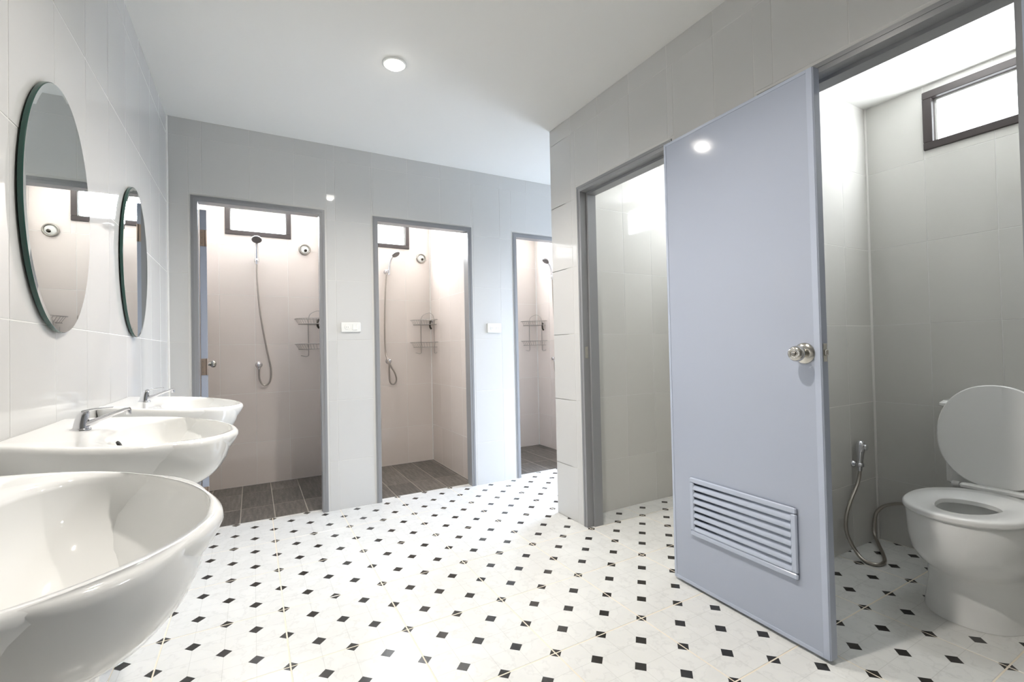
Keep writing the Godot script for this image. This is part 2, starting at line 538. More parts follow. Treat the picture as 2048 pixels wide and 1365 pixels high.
func window(called: String, xf: Transform3D, size: Vector2, label: String, energy: float) -> void:
	var o := holder(numbered(called), self, xf)
	tag(o, label, "window", "", "structure")
	var b := 0.036
	var w := size.x
	var h := size.y
	for e in [[Vector3(0, 0, 0), Vector3(w, b, 0)], [Vector3(0, h - b, 0), Vector3(w, h, 0)], [Vector3(0, b, 0), Vector3(b, h - b, 0)], [Vector3(w - b, b, 0), Vector3(w, h - b, 0)]]:
		part("frame_bar", round_box(e[0] + Vector3(0, 0, -0.06), e[1] + Vector3(0, 0, 0.012), 0.002), M.bronze, o)
	# thin sash just inside
	for e in [[Vector3(b, b, 0), Vector3(w - b, b + 0.008, 0)], [Vector3(b, h - b - 0.008, 0), Vector3(w - b, h - b, 0)], [Vector3(b, b + 0.008, 0), Vector3(b + 0.008, h - b - 0.008, 0)], [Vector3(w - b - 0.008, b + 0.008, 0), Vector3(w - b, h - b - 0.008, 0)]]:
		part("sash_bar", boxes([[e[0] + Vector3(0, 0, -0.045), e[1] + Vector3(0, 0, -0.025)]]), M.plastic, o)
	part("pane", boxes([[Vector3(b, b, -0.046), Vector3(w - b, h - b, -0.041)]]), M.pane, o)
	var l := AreaLight3D.new()
	l.name = "daylight"
	l.area_size = Vector2(w - 2 * b - 0.018, h - 2 * b - 0.018)
	l.light_color = Color(0.96, 0.98, 1.0)
	l.light_energy = energy
	l.area_range = 12.0
	l.shadow_enabled = true
	o.add_child(l)
	l.transform = Transform3D(Basis(Vector3(-1, 0, 0), Vector3(0, 1, 0), Vector3(0, 0, -1)), Vector3(w / 2, h / 2, 0.0135))

const SHOWER_WINDOW := 1.1
const STALL_WINDOW := 0.64
const LAMP_ENERGY := 1.5
const SKY_ENERGY := 13.0

# ---------------------------------------------------------------- doors
func leaf_parts(o: Node3D, width: float, height: float, with_louvre: bool) -> void:
	# local: hinge edge at u = 0, runs to u = width, visible face at n = 0, back at n = -0.034 (x = u, z = n)
	var t := 0.034
	var panel := part("panel", round_box(Vector3(0, 0, -t), Vector3(width, height, 0), 0.002), M.leaf, o)
	for e in [[Vector3(0, 0, 0), Vector3(0.012, height, 0.0018)], [Vector3(width - 0.024, 0, 0), Vector3(width - 0.004, height, 0.0018)], [Vector3(0.012, height - 0.012, 0), Vector3(width - 0.024, height, 0.0018)], [Vector3(0.012, 0, 0), Vector3(width - 0.024, 0.014, 0.0018)]]:
		part("edge_trim", round_box(e[0] + Vector3(0, 0, -0.001), e[1], 0.0006), M.leaf_trim, panel)
	if with_louvre:
		var u0 := 0.104
		var u1 := 0.566
		var v0 := 0.222
		var v1 := 0.470
		var lv := part("louvre_vent", boxes([[Vector3(u0 + 0.012, v0 + 0.012, -0.001), Vector3(u1 - 0.012, v1 - 0.012, 0.001)]]), M.leaf, o)
		var b := 0.022
		for e in [[Vector3(u0, v0, 0), Vector3(u1, v0 + b, 0.012)], [Vector3(u0, v1 - b, 0), Vector3(u1, v1, 0.012)], [Vector3(u0, v0 + b, 0), Vector3(u0 + b, v1 - b, 0.012)], [Vector3(u1 - b, v0 + b, 0), Vector3(u1, v1 - b, 0.012)]]:
			part("louvre_frame", round_box(e[0], e[1], 0.004), M.leaf_trim, lv)
		var n := 7
		var pitch := (v1 - v0 - 2 * b) / n
		for k in n:
			var y := v0 + b + k * pitch
			var prof := [Vector2(y + 0.001, 0.0115), Vector2(y + 0.005, 0.0125), Vector2(y + pitch - 0.001, 0.0015), Vector2(y + pitch - 0.004, 0.001), Vector2(y + 0.001, 0.006)]
			var r0 := PackedVector3Array()
			var r1 := PackedVector3Array()
			for p in prof:
				r0.append(Vector3(u0 + b - 0.002, p.x, p.y))
				r1.append(Vector3(u1 - b + 0.002, p.x, p.y))
			part("slat", loft([r0, r1], [1]), M.leaf_trim, lv)

func knob_set(o: Node3D, at: Vector3, out_n: float) -> void:
	# door knob turning about the door normal; out_n = +1 / -1 side
	var kb := holder("door_knob", o, Transform3D(Basis(Vector3(1, 0, 0), Vector3(0, 0, out_n), Vector3(0, -out_n, 0)), at))
	part("rose", lathe([Vector2(0.036, 0.0), Vector2(0.036, 0.003), Vector2(0.033, 0.007), Vector2(0.022, 0.011), Vector2(0.014, 0.013)], 32), M.nickel, kb)
	part("knob", lathe([Vector2(0.012, 0.010), Vector2(0.0115, 0.022), Vector2(0.015, 0.028), Vector2(0.024, 0.036), Vector2(0.0265, 0.044), Vector2(0.0255, 0.052), Vector2(0.021, 0.060), Vector2(0.012, 0.0625), Vector2(0.0115, 0.060)], 32), M.nickel, kb)
	part("button", lathe([Vector2(0.009, 0.058), Vector2(0.009, 0.061), Vector2(0.006, 0.064), Vector2(0.001, 0.0645)], 20), M.steel, kb)

func hinge(o: Node3D, at: Vector3) -> void:
	var h := holder("hinge", o, Transform3D(Basis.IDENTITY, at))
	part("barrel", lathe([Vector2(0.005, -0.05), Vector2(0.0055, -0.048), Vector2(0.0055, 0.048), Vector2(0.005, 0.05)], 12), M.brass, h)
	part("hinge_plate", boxes([[Vector3(-0.001, -0.05, -0.030), Vector3(0.0015, 0.05, -0.004)]]), M.brass, h)
	for k in 3:
		part("screw", lathe([Vector2(0.003, 0.0), Vector2(0.003, 0.0006), Vector2(0.001, 0.0008)], 8), M.steel, h, Transform3D(Basis(Vector3(0, 1, 0), Vector3(-1, 0, 0), Vector3(0, 0, 1)), Vector3(-0.001, -0.034 + 0.034 * k, -0.02)))

func doors() -> void:
	# stall door folded back flat against the wall: hinge edge at z 1.80, runs towards the camera
	var ang := 0.035
	var ua := Vector3(-sin(ang), 0, cos(ang))
	var d := thing("stall_door", "pale blue-grey door with louvred vent, folded open against the tiled wall", "door", Vector3(2.0765, 0.012, 1.797))
	d.transform.basis = Basis(ua, UPV, ua.cross(UPV))
	leaf_parts(d, 0.662, 1.955, true)
	knob_set(d, Vector3(0.606, 1.003, 0.0), 1.0)
	knob_set(d, Vector3(0.606, 1.003, -0.034), -1.0)
	part("latch_plate", round_box(Vector3(0.6615, 0.975, -0.028), Vector3(0.6635, 1.035, -0.006), 0.0006), M.nickel, d)
	part("latch_bolt", round_box(Vector3(0.662, 0.995, -0.023), Vector3(0.671, 1.015, -0.011), 0.002), M.nickel, d)
	for y in [0.2, 0.98, 1.76]:
		hinge(d, Vector3(-0.004, y, -0.036))
	# door of the toilet stall, also folded back; only its hinge edge shows at the frame
	var e := thing("stall_door", "pale blue-grey door edge beside the toilet stall opening", "door", Vector3(2.0745, 0.012, 2.93))
	e.transform.basis = Basis(ua, UPV, ua.cross(UPV))
	leaf_parts(e, 0.662, 1.955, true)
	knob_set(e, Vector3(0.606, 1.003, 0.0), 1.0)
	for y in [0.2, 0.98, 1.76]:
		hinge(e, Vector3(-0.004, y, -0.036))
	# shower door swung into the first cell, seen almost edge-on
	var dir := Vector3(-0.058, 0, -0.65).normalized()
	var s := thing("shower_door", "blue-grey door swung inside the first shower, seen edge-on with hinges", "door", Vector3(0.182, 0.0, -0.104))
	var n := dir.cross(UPV)
	s.transform.basis = Basis(dir, UPV, n)
	leaf_parts(s, 0.655, 1.945, false)
	knob_set(s, Vector3(0.595, 0.985, 0.0), 1.0)
	for y in [0.2, 0.98, 1.77]:
		hinge(s, Vector3(-0.003, y, -0.003 - 0.0))

# ---------------------------------------------------------------- washbasins and mirrors
func outline(n: int) -> PackedVector2Array:   # (u from the wall, w along it), anticlockwise from the back corner
	var half := [Vector3(0, 0.200, 0), Vector3(0.05, 0.224, 0), Vector3(0.1, 0.245, 0), Vector3(0.17, 0.257, 0), Vector3(0.23, 0.246, 0), Vector3(0.29, 0.206, 0), Vector3(0.34, 0.146, 0), Vector3(0.372, 0.079, 0), Vector3(0.387, 0, 0)]
	var all := half.duplicate()
	for k in range(half.size() - 2, -1, -1):
		all.append(Vector3(half[k].x, -half[k].y, 0))
	for k in range(1, 12):
		all.append(Vector3(0, -0.2 + 0.4 * k / 12.0, 0))
	var path := spline(all, 8)
	path.append(path[0])
	# resample by angle about the bowl centre so that rings pair up
	var c := Vector3(0.225, 0, 0)
	var out := PackedVector2Array()
	for i in n:
		var a := TAU * i / n
		var dir := Vector2(cos(a), sin(a))
		var best := Vector2.ZERO
		for k in path.size() - 1:
			var p := Vector2(path[k].x - c.x, path[k].y)
			var q := Vector2(path[k + 1].x - c.x, path[k + 1].y)
			var hit = Geometry2D.segment_intersects_segment(Vector2.ZERO, dir * 2.0, p, q)
			if hit != null:
				best = hit
		out.append(Vector2(best.x + c.x, best.y))
	return out

func washbasin(called: String, zc: float, label: String) -> void:
	var n := 96
	var ol := outline(n)
	var y0 := 0.900
	var slope := 0.09
	var o := thing(called, label, "washbasin", Vector3(0.003, 0, zc), "washbasins under the mirrors")
	var rim := func(inset: float, dy: float) -> PackedVector3Array:
		var r := PackedVector3Array()
		for i in n:
			var p := ol[i]
			var dd := Vector2(p.x - 0.225, p.y)
			var q := p - dd.normalized() * inset
			r.append(Vector3(maxf(q.x, 0.0), y0 - slope * q.x + dy, q.y))
		return r
	# ring of the outer belly: shrinks towards the pedestal; t from 0 (rim) to 1 (bottom)
	var belly := func(t: float) -> PackedVector3Array:
		var s := pow(1.0 - pow(t, 1.3), 0.8)
		var r := PackedVector3Array()
		for i in n:
			var p := ol[i]
			var a := TAU * i / n
			var foot := Vector2(0.112 + 0.098 * cos(a), 0.115 * sin(a))
			var q := foot.lerp(p, s)
			r.append(Vector3(maxf(q.x, 0.0), lerpf(y0 - slope * q.x - 0.012, 0.690, t), q.y))
		return r
	# opening of the bowl and the bowl itself
	var bowl := func(t: float) -> PackedVector3Array:
		var s := pow(1.0 - pow(t, 2.6), 0.55)
		var r := PackedVector3Array()
		for i in n:
			var a := TAU * i / n
			var ca := cos(a)
			var sa := sin(a)
			var ru := 0.136 if ca > 0 else 0.095
			var e := 2.0 / 2.35
			var q := Vector2(signf(ca) * pow(absf(ca), e) * ru, signf(sa) * pow(absf(sa), e) * 0.222)
			q = Vector2(0.235 + q.x * lerpf(0.12, 1.0, s), q.y * lerpf(0.075, 1.0, s))
			r.append(Vector3(q.x, y0 - slope * q.x - 0.006 - 0.128 * t, q.y))
		return r
	var rings := []
	for t in [1.0, 0.94, 0.86, 0.76, 0.64, 0.5, 0.36, 0.22, 0.1, 0.0]:
		rings.append(belly.call(t))
	rings.append(rim.call(0.0015, -0.004))
	rings.append(rim.call(0.006, 0.0))
	rings.append(rim.call(0.012, 0.0005))
	var r_in: PackedVector3Array = bowl.call(0.0)
	var r_deck := PackedVector3Array()
	for i in n:
		var p: Vector3 = r_in[i].lerp(rim.call(0.014, 0.0)[i], 0.18)
		p.y = y0 - slope * p.x - 0.001
		r_deck.append(p)
	rings.append(r_deck)
	for t in [0.0, 0.06, 0.14, 0.26, 0.4, 0.55, 0.7, 0.82, 0.91, 0.97, 1.0]:
		rings.append(bowl.call(t))
	part("bowl", loft(rings), M.china, o)
	part("drain", lathe([Vector2(0.022, -0.002), Vector2(0.022, 0.002), Vector2(0.018, 0.003), Vector2(0.006, 0.0025)], 20), M.chrome, o, Transform3D(Basis.IDENTITY, Vector3(0.235, y0 - slope * 0.235 - 0.133, 0)))
	# overflow hole in the rear slope of the bowl
	var oh := part("overflow_hole", lathe([Vector2(0.008, -0.002), Vector2(0.0085, 0.002), Vector2(0.007, 0.0025)], 16), M.black, o, Transform3D(Basis(Vector3(0, 0, 1), Vector3(0.86, 0.5, 0), Vector3(-0.5, 0.86, 0)), Vector3(0.150, 0.852, 0.0)))
	oh.set_meta("label", "dark overflow hole")
	# pedestal
	var pr := []
	for e in [[0.262, 0.044, 0.040, 0.060], [0.268, 0.052, 0.048, 0.070], [0.30, 0.056, 0.052, 0.076], [0.38, 0.061, 0.055, 0.080], [0.48, 0.072, 0.064, 0.088], [0.57, 0.088, 0.078, 0.100], [0.65, 0.108, 0.098, 0.114], [0.705, 0.116, 0.104, 0.120]]:
		var r := PackedVector3Array()
		for i in 40:
			var a := TAU * i / 40
			r.append(Vector3(e[1] + e[2] * cos(a), e[0] + 0.001, e[3] * sin(a)))
		pr.append(r)
	part("half_pedestal", loft(pr), M.china, o)
	# faucet
	var f := holder("faucet", o, Transform3D(Basis.IDENTITY.scaled(Vector3.ONE * 0.68), Vector3(0.084, y0 - slope * 0.084 - 0.001, 0)))
	part("base_plate", lathe([Vector2(0.027, 0.0), Vector2(0.027, 0.004), Vector2(0.023, 0.007)], 24), M.chrome, f)
	var body := []
	for e in [[0.004, 0.021, 0.0], [0.02, 0.019, 0.001], [0.035, 0.0175, 0.003], [0.05, 0.016, 0.006], [0.058, 0.012, 0.010], [0.062, 0.006, 0.014]]:
		var r := PackedVector3Array()
		for i in 20:
			var a := TAU * i / 20
			r.append(Vector3(e[2] + e[1] * cos(a), e[0], e[1] * sin(a)))
		body.append(r)
	part("body", loft(body), M.chrome, f)
	var sp := []
	for e in [[0.010, 0.016, 0.010, 0.013], [0.04, 0.028, 0.008, 0.0115], [0.08, 0.045, 0.0065, 0.010], [0.115, 0.058, 0.006, 0.0095], [0.128, 0.060, 0.0055, 0.0095]]:
		var r := PackedVector3Array()
		for i in 16:
			var a := TAU * i / 16
			r.append(Vector3(e[0] - 0.4 * e[2] * sin(a), e[1] + e[2] * sin(a), e[3] * cos(a)))
		sp.append(r)
	part("spout", loft(sp), M.chrome, f)
	part("aerator", lathe([Vector2(0.0085, -0.012), Vector2(0.009, -0.010), Vector2(0.009, 0.004)], 16), M.chrome, f, Transform3D(Basis.IDENTITY, Vector3(0.122, 0.053, 0)))
	var lv := []
	for e in [[0.004, 0.060, 0.0045, 0.013], [0.03, 0.0655, 0.0035, 0.010], [0.065, 0.068, 0.0025, 0.008], [0.082, 0.069, 0.002, 0.008]]:
		var r := PackedVector3Array()
		for i in 12:
			var a := TAU * i / 12
			r.append(Vector3(e[0], e[1] + e[2] * sin(a), e[3] * cos(a)))
		lv.append(r)
	part("lever", loft(lv), M.chrome, f)
	part("indicator", round_box(Vector3(0.0165, 0.014, -0.006), Vector3(0.0205, 0.034, 0.006), 0.001), M.black, f)

func mirror(called: String, zc: float, yc: float, label: String) -> void:
	var o := thing(called, label, "mirror", Vector3(0, yc, zc), "oval mirrors over the washbasins")
	var n := 96
	var ring := func(s: float, x: float) -> PackedVector3Array:
		var r := PackedVector3Array()
		for i in n:
			var a := TAU * i / n
			r.append(Vector3(x, (0.303 + s) * sin(a), (0.227 + s) * cos(a)))
		return r
	part("glass_edge", loft([ring.call(-0.002, 0.0035), ring.call(0.0, 0.0045), ring.call(0.0, 0.0118), ring.call(-0.0015, 0.0133)], [1, 2, 3]), M.green, o)
	part("mirror_face", loft([ring.call(-0.0016, 0.0125), ring.call(-0.0016, 0.0136), ring.call(-0.012, 0.0142)], [1, 2]), M.mirror, o)

# ---------------------------------------------------------------- showers
func hand_shower(called: String, xf: Transform3D, label: String, hose_pts: Array, tilt: float) -> void:
	# local: x along the wall, z out of the wall; bracket at the origin, wall valve below
	var o := thing(called, label, "shower", Vector3.ZERO, "hand showers in the shower cells")
	o.transform = xf
	var br := holder("bracket", o)
	part("bracket_base", lathe([Vector2(0.018, 0.0), Vector2(0.018, 0.006), Vector2(0.012, 0.012), Vector2(0.010, 0.03)], 16), M.chrome, br, Transform3D(Basis(Vector3(1, 0, 0), Vector3(0, 0, 1), Vector3(0, -1, 0)), Vector3(0, 0, 0)))
	part("bracket_ring", lathe([Vector2(0.013, -0.015), Vector2(0.016, -0.012), Vector2(0.017, 0.012), Vector2(0.014, 0.016)], 16), M.chrome, br, Transform3D(Basis.IDENTITY, Vector3(0, 0, 0.040)))
	var hd := holder("handset", o, Transform3D(Basis(Vector3(0, 1, 0), tilt), Vector3.ZERO))
	var path := spline([Vector3(0, -0.03, 0.040), Vector3(0, 0.03, 0.044), Vector3(0, 0.09, 0.054), Vector3(0, 0.135, 0.075), Vector3(0, 0.158, 0.105)], 5)
	part("handle", tube(path, 0.0125, 14), M.chrome, hd)
	part("spray_head", lathe([Vector2(0.010, 0.020), Vector2(0.026, 0.016), Vector2(0.037, 0.004), Vector2(0.038, -0.004), Vector2(0.034, -0.008), Vector2(0.030, -0.008)], 28), M.spray, hd, Transform3D(Basis(Vector3(1, 0, 0), -0.6), Vector3(0, 0.158, 0.118)))
	part("hose", tube(spline(hose_pts, 10), 0.0072, 8, 0.08), M.hose, o)
	var v := holder("wall_valve", o, Transform3D(Basis.IDENTITY, Vector3(hose_pts[-1].x, hose_pts[-1].y + 0.03, 0)))
	var out_b := Basis(Vector3(1, 0, 0), Vector3(0, 0, 1), Vector3(0, -1, 0))
	part("flange", lathe([Vector2(0.027, 0.0), Vector2(0.026, 0.005), Vector2(0.014, 0.010), Vector2(0.012, 0.045)], 24), M.chrome, v, Transform3D(out_b, Vector3.ZERO))
	part("outlet", lathe([Vector2(0.009, -0.035), Vector2(0.011, -0.030), Vector2(0.011, 0.008), Vector2(0.009, 0.012)], 16), M.chrome, v, Transform3D(Basis.IDENTITY, Vector3(0, 0, 0.040)))
	part("tap_handle", lathe([Vector2(0.008, 0.045), Vector2(0.017, 0.048), Vector2(0.018, 0.062), Vector2(0.013, 0.068), Vector2(0.004, 0.069)], 18), M.chrome, v, Transform3D(out_b, Vector3.ZERO))

func wall_reel(called: String, at: Vector3, label: String) -> void:
	var o := thing(called, label, "wall fitting", at, "round chrome fittings on the shower walls")
	var b := Basis(Vector3(1, 0, 0), Vector3(0, 0, 1), Vector3(0, -1, 0))
	part("ring", lathe([Vector2(0.047, 0.0), Vector2(0.048, 0.010), Vector2(0.045, 0.018), Vector2(0.038, 0.020), Vector2(0.035, 0.014), Vector2(0.034, 0.004)], 36), M.steel, o, Transform3D(b, Vector3.ZERO))
	part("face", lathe([Vector2(0.036, 0.004), Vector2(0.035, 0.011), Vector2(0.020, 0.0125), Vector2(0.002, 0.0128)], 32), M.plastic, o, Transform3D(b, Vector3.ZERO))
	part("knob", lathe([Vector2(0.007, 0.010), Vector2(0.012, 0.020), Vector2(0.012, 0.030), Vector2(0.006, 0.034)], 16), M.gunmetal, o, Transform3D(b, Vector3(0.006, -0.010, 0)))

func corner_rack(called: String, corner: Vector3, label: String) -> void:
	# wires in the corner of a back wall (z = 0 local) and a right wall (x = 0 local, room towards -x)
	var o := thing(called, label, "wire rack", corner, "corner wire racks in the shower cells")
	var m: Material = M.wire
	for lvl in [0.215, 0.0]:
		var s := holder("shelf", o, Transform3D(Basis.IDENTITY, Vector3(0, lvl, 0)))
		var arc := PackedVector3Array()
		var low := PackedVector3Array()
		for k in 13:
			var a := PI / 2 * k / 12
			arc.append(Vector3(-0.008 - 0.205 * cos(a), 0.0, 0.008 + 0.205 * sin(a)))
			low.append(Vector3(-0.008 - 0.175 * cos(a), -0.045, 0.008 + 0.175 * sin(a)))
		for y in [0.0, -0.045]:
			var rad := 0.205 if y == 0.0 else 0.175
			part("rim_wire", tube(arc if y == 0.0 else low, 0.0023, 6), m, s)
			part("back_wire", rod(Vector3(-0.008 - rad, y, 0.008), Vector3(-0.008, y, 0.008), 0.0023), m, s)
			part("back_wire", rod(Vector3(-0.008, y, 0.008), Vector3(-0.008, y, 0.008 + rad), 0.0023), m, s)
		for k in range(1, 12):
			part("rung", rod(Vector3(-0.010, -0.045, 0.008 + 0.175 * sin(PI / 2 * k / 12)), low[k], 0.0016, 5), m, s)
			part("riser", rod(low[k], arc[k], 0.0016, 5), m, s)
	for p in [Vector3(-0.105, 0, 0.007), Vector3(-0.007, 0, 0.105)]:
		part("upright", rod(p + Vector3(0, -0.10, 0), p + Vector3(0, 0.215, 0), 0.003), m, o)
		part("loop", tube(spline([p + Vector3(0, -0.10, 0), p * Vector3(1.2, 0, 1.2) + Vector3(0, -0.108, 0.01), p * Vector3(1.6, 0, 1.6) + Vector3(0, -0.098, 0.02)], 5), 0.0025, 6), m, o)
	part("arch", tube(spline([Vector3(-0.105, 0.215, 0.007), Vector3(-0.085, 0.262, 0.01), Vector3(-0.03, 0.288, 0.03), Vector3(-0.01, 0.262, 0.085), Vector3(-0.007, 0.215, 0.105)], 8), 0.0025, 6), m, o)

func hook(called: String, at: Vector3, label: String) -> void:
	var o := thing(called, label, "hook", at, "dark hooks behind the corner racks")
	part("hook_arm", tube(spline([Vector3(0.012, 0.035, 0.012), Vector3(-0.004, 0.03, 0.035), Vector3(-0.014, 0.005, 0.05), Vector3(-0.012, -0.025, 0.052), Vector3(0.0, -0.042, 0.05)], 6), 0.009, 12), M.gunmetal, o)
	part("hook_plate", lathe([Vector2(0.016, 0.0), Vector2(0.016, 0.003), Vector2(0.010, 0.006)], 20), M.chrome, o, Transform3D(Basis(Vector3(0, 1, 0), Vector3(-1, 0, 0), Vector3(0, 0, 1)), Vector3(0.024, 0.03, 0.012)))

func showers() -> void:
	var I := Basis.IDENTITY
	hand_shower("hand_shower", Transform3D(I, Vector3(0.462, 1.822, ZS)), "chrome hand shower with long hanging hose in the first shower",
		[Vector3(0, -0.03, 0.040), Vector3(0.0, -0.15, 0.038), Vector3(0.018, -0.42, 0.035), Vector3(0.062, -0.72, 0.032), Vector3(0.094, -0.90, 0.032), Vector3(0.085, -1.0, 0.034), Vector3(0.042, -1.03, 0.036), Vector3(0.010, -0.98, 0.038), Vector3(0.006, -0.892, 0.040)], 0.0)
	hand_shower("hand_shower", Transform3D(I, Vector3(1.523, 1.797, ZS)), "chrome hand shower with knotted hose end in the middle shower",
		[Vector3(0, -0.03, 0.040), Vector3(-0.012, -0.2, 0.038), Vector3(-0.022, -0.5, 0.035), Vector3(-0.018, -0.74, 0.034), Vector3(0.004, -0.86, 0.07), Vector3(0.055, -0.95, 0.075), Vector3(0.075, -1.02, 0.05), Vector3(0.05, -1.055, 0.04), Vector3(0.018, -1.03, 0.04), Vector3(0.012, -0.93, 0.04), Vector3(0.015, -0.87, 0.040)], 0.75)
	hand_shower("hand_shower", Transform3D(Basis(Vector3(0, 1, 0), -PI / 2), Vector3(3.2, 1.79, -0.72)), "chrome hand shower on the end wall of the last shower",
		[Vector3(0, -0.03, 0.040), Vector3(0.0, -0.2, 0.038), Vector3(0.02, -0.5, 0.035), Vector3(0.06, -0.8, 0.034), Vector3(0.08, -0.98, 0.036), Vector3(0.045, -1.03, 0.038), Vector3(0.010, -0.97, 0.04), Vector3(0.006, -0.88, 0.040)], 0.0)
	wall_reel("wall_fitting", Vector3(0.828, 1.949, ZS), "round chrome wall fitting beside the window of the first shower")
	wall_reel("wall_fitting", Vector3(1.873, 1.950, ZS), "round chrome wall fitting in the middle shower")
	corner_rack("corner_rack", Vector3(0.953, 1.128, ZS + 0.002), "two-shelf wire corner rack in the first shower, cut by door frame")
	corner_rack("corner_rack", Vector3(1.963, 1.128, ZS + 0.002), "two-shelf wire corner rack in the middle shower")
	corner_rack("corner_rack", Vector3(3.198, 1.128, ZS + 0.002), "two-shelf wire corner rack in the last shower")
	hook("wall_hook", Vector3(0.929, 1.305, ZS + 0.03), "small dark hook inside the wire rack of the first shower")
	hook("wall_hook", Vector3(1.939, 1.300, ZS + 0.03), "small dark hook inside the wire rack of the middle shower")
	hook("wall_hook", Vector3(3.174, 1.285, ZS + 0.12), "small dark hook inside the wire rack of the last shower")

# ---------------------------------------------------------------- toilet
func oval(cx: float, a_front: float, a_back: float, bz: float, y: float, n: int, e := 2.0) -> PackedVector3Array:
	# front points to -x; z half width bz
	var r := PackedVector3Array()
	for i in n:
		var an := TAU * i / n
		var c := cos(an)
		var s := sin(an)
		var a := a_back if c > 0 else a_front
		r.append(Vector3(cx + signf(c) * pow(absf(c), 2.0 / e) * a, y, signf(s) * pow(absf(s), 2.0 / e) * bz))
	return r

func toilet() -> void:
	# local origin on the floor below the middle of the tank's back; front towards -x
	var o := thing("toilet", "white ceramic toilet with raised lid below the high window", "toilet", Vector3(3.318, 0, 2.578))
	var n := 56
	var X0 := -0.50
	var rings := []
	for e in [[0.001, -0.40, 0.238, 0.17, 0.158, 2.3], [0.02, -0.40, 0.236, 0.17, 0.155, 2.3], [0.10, -0.40, 0.226, 0.17, 0.144, 2.3], [0.165, -0.41, 0.226, 0.17, 0.140, 2.3], [0.185, -0.42, 0.234, 0.17, 0.144, 2.25], [0.21, -0.45, 0.245, 0.19, 0.157, 2.2], [0.25, -0.48, 0.248, 0.20, 0.169, 2.15], [0.30, -0.495, 0.246, 0.21, 0.175, 2.1], [0.388, -0.50, 0.244, 0.21, 0.178, 2.1], [0.396, -0.50, 0.238, 0.205, 0.172, 2.1],
		[0.396, -0.50, 0.19, 0.14, 0.118, 2.1], [0.38, -0.50, 0.175, 0.13, 0.106, 2.1], [0.32, -0.50, 0.15, 0.12, 0.092, 2.0], [0.25, -0.49, 0.10, 0.09, 0.065, 2.0], [0.21, -0.48, 0.05, 0.05, 0.04, 2.0]]:
		rings.append(oval(e[1], e[2], e[3], e[4], e[0], n, e[5]))
	part("bowl", loft(rings, [0, 0, 0, 0, 0, 0, 0, 0, 0, 2, 3, 3, 3, 3, 3]), M.china, o)
	part("water", lathe([Vector2(0.07, 0.0), Vector2(0.065, 0.004)], 24), M.water, o, Transform3D(Basis.IDENTITY, Vector3(-0.49, 0.245, 0)))
	# rear deck carrying the tank
	part("rear_deck", round_box(Vector3(-0.36, 0.0, -0.105), Vector3(-0.09, 0.395, 0.105), 0.02), M.china, o)
	# seat ring
	var sr := []
	for e in [[0.398, 0.243, 0.235, 0.179], [0.405, 0.250, 0.238, 0.186], [0.416, 0.250, 0.238, 0.186], [0.423, 0.243, 0.234, 0.179], [0.419, 0.215, 0.20, 0.145]]:
		sr.append(oval(X0, e[1], e[2], e[3], e[0], n, 2.15))
	for e in [[0.422, 0.172, 0.085, 0.098], [0.413, 0.162, 0.075, 0.089], [0.398, 0.160, 0.073, 0.088]]:
		sr.append(oval(X0 - 0.005, e[1], e[2], e[3], e[0], n, 2.0))
	sr.append(sr[0])
	part("seat", loft(sr, [1, 2, 2, 2, 2, 2, 3, 4], false, false), M.seat, o)
	# raised lid, leaning on the tank
	var lid := []
	for e in [[0.0, -0.004], [0.004, 0.0], [0.013, 0.0], [0.018, -0.006]]:
		lid.append(oval(-0.205, 0.225 + e[1], 0.205 + e[1], 0.186 + e[1], e[0], n, 2.15))
	var lx := Transform3D(Basis(Vector3(0, 0, 1), -PI / 2 - 0.055), Vector3(-0.236, 0.428, 0))
	part("lid", loft(lid, [1, 2, 3]), M.seat, o, lx)
	part("hinge_bar", round_box(Vector3(-0.262, 0.416, -0.105), Vector3(-0.232, 0.438, 0.105), 0.006), M.seat, o)
	for s in [-1.0, 1.0]:
		part("hinge_cap", lathe([Vector2(0.013, -0.012), Vector2(0.014, 0.0), Vector2(0.012, 0.012)], 16), M.grey_plastic, o, Transform3D(Basis(Vector3(1, 0, 0), PI / 2), Vector3(-0.247, 0.427, s * 0.118)))
	# tank and lid
	part("tank", round_box(Vector3(-0.172, 0.39, -0.180), Vector3(-0.002, 0.745, 0.180), 0.022), M.china, o)
	part("tank_lid", round_box(Vector3(-0.184, 0.742, -0.190), Vector3(-0.001, 0.777, 0.190), 0.012), M.china, o)
	part("flush_button", lathe([Vector2(0.022, 0.0), Vector2(0.022, 0.006), Vector2(0.018, 0.009)], 24), M.chrome, o, Transform3D(Basis.IDENTITY, Vector3(-0.10, 0.776, 0)))
	for s in [-1.0, 1.0]:
		part("bolt_cap", lathe([Vector2(0.009, 0.0), Vector2(0.008, 0.005), Vector2(0.003, 0.007)], 12), M.steel, o, Transform3D(Basis(Vector3(1, 0, 0), s * PI / 2), Vector3(-0.36, 0.085, s * 0.141)))

	# spray hose on the side wall
	var b := thing("bidet_sprayer", "chrome hand bidet sprayer with looped steel hose beside the toilet", "bidet sprayer", Vector3(3.085, 0.43, 2.057))
	var out_b := Basis(Vector3(1, 0, 0), Vector3(0, 0, 1), Vector3(0, -1, 0))
	part("holder", lathe([Vector2(0.018, 0.0), Vector2(0.018, 0.006), Vector2(0.012, 0.014), Vector2(0.011, 0.02)], 18), M.chrome, b, Transform3D(out_b, Vector3.ZERO))
	part("holder_ring", lathe([Vector2(0.015, -0.010), Vector2(0.019, -0.007), Vector2(0.019, 0.007), Vector2(0.015, 0.010)], 18), M.chrome, b, Transform3D(Basis.IDENTITY, Vector3(0, 0, 0.032)))
	var sp := holder("sprayer", b, Transform3D(Basis(Vector3(0, 0, 1), -0.12), Vector3(0, 0, 0.032)))
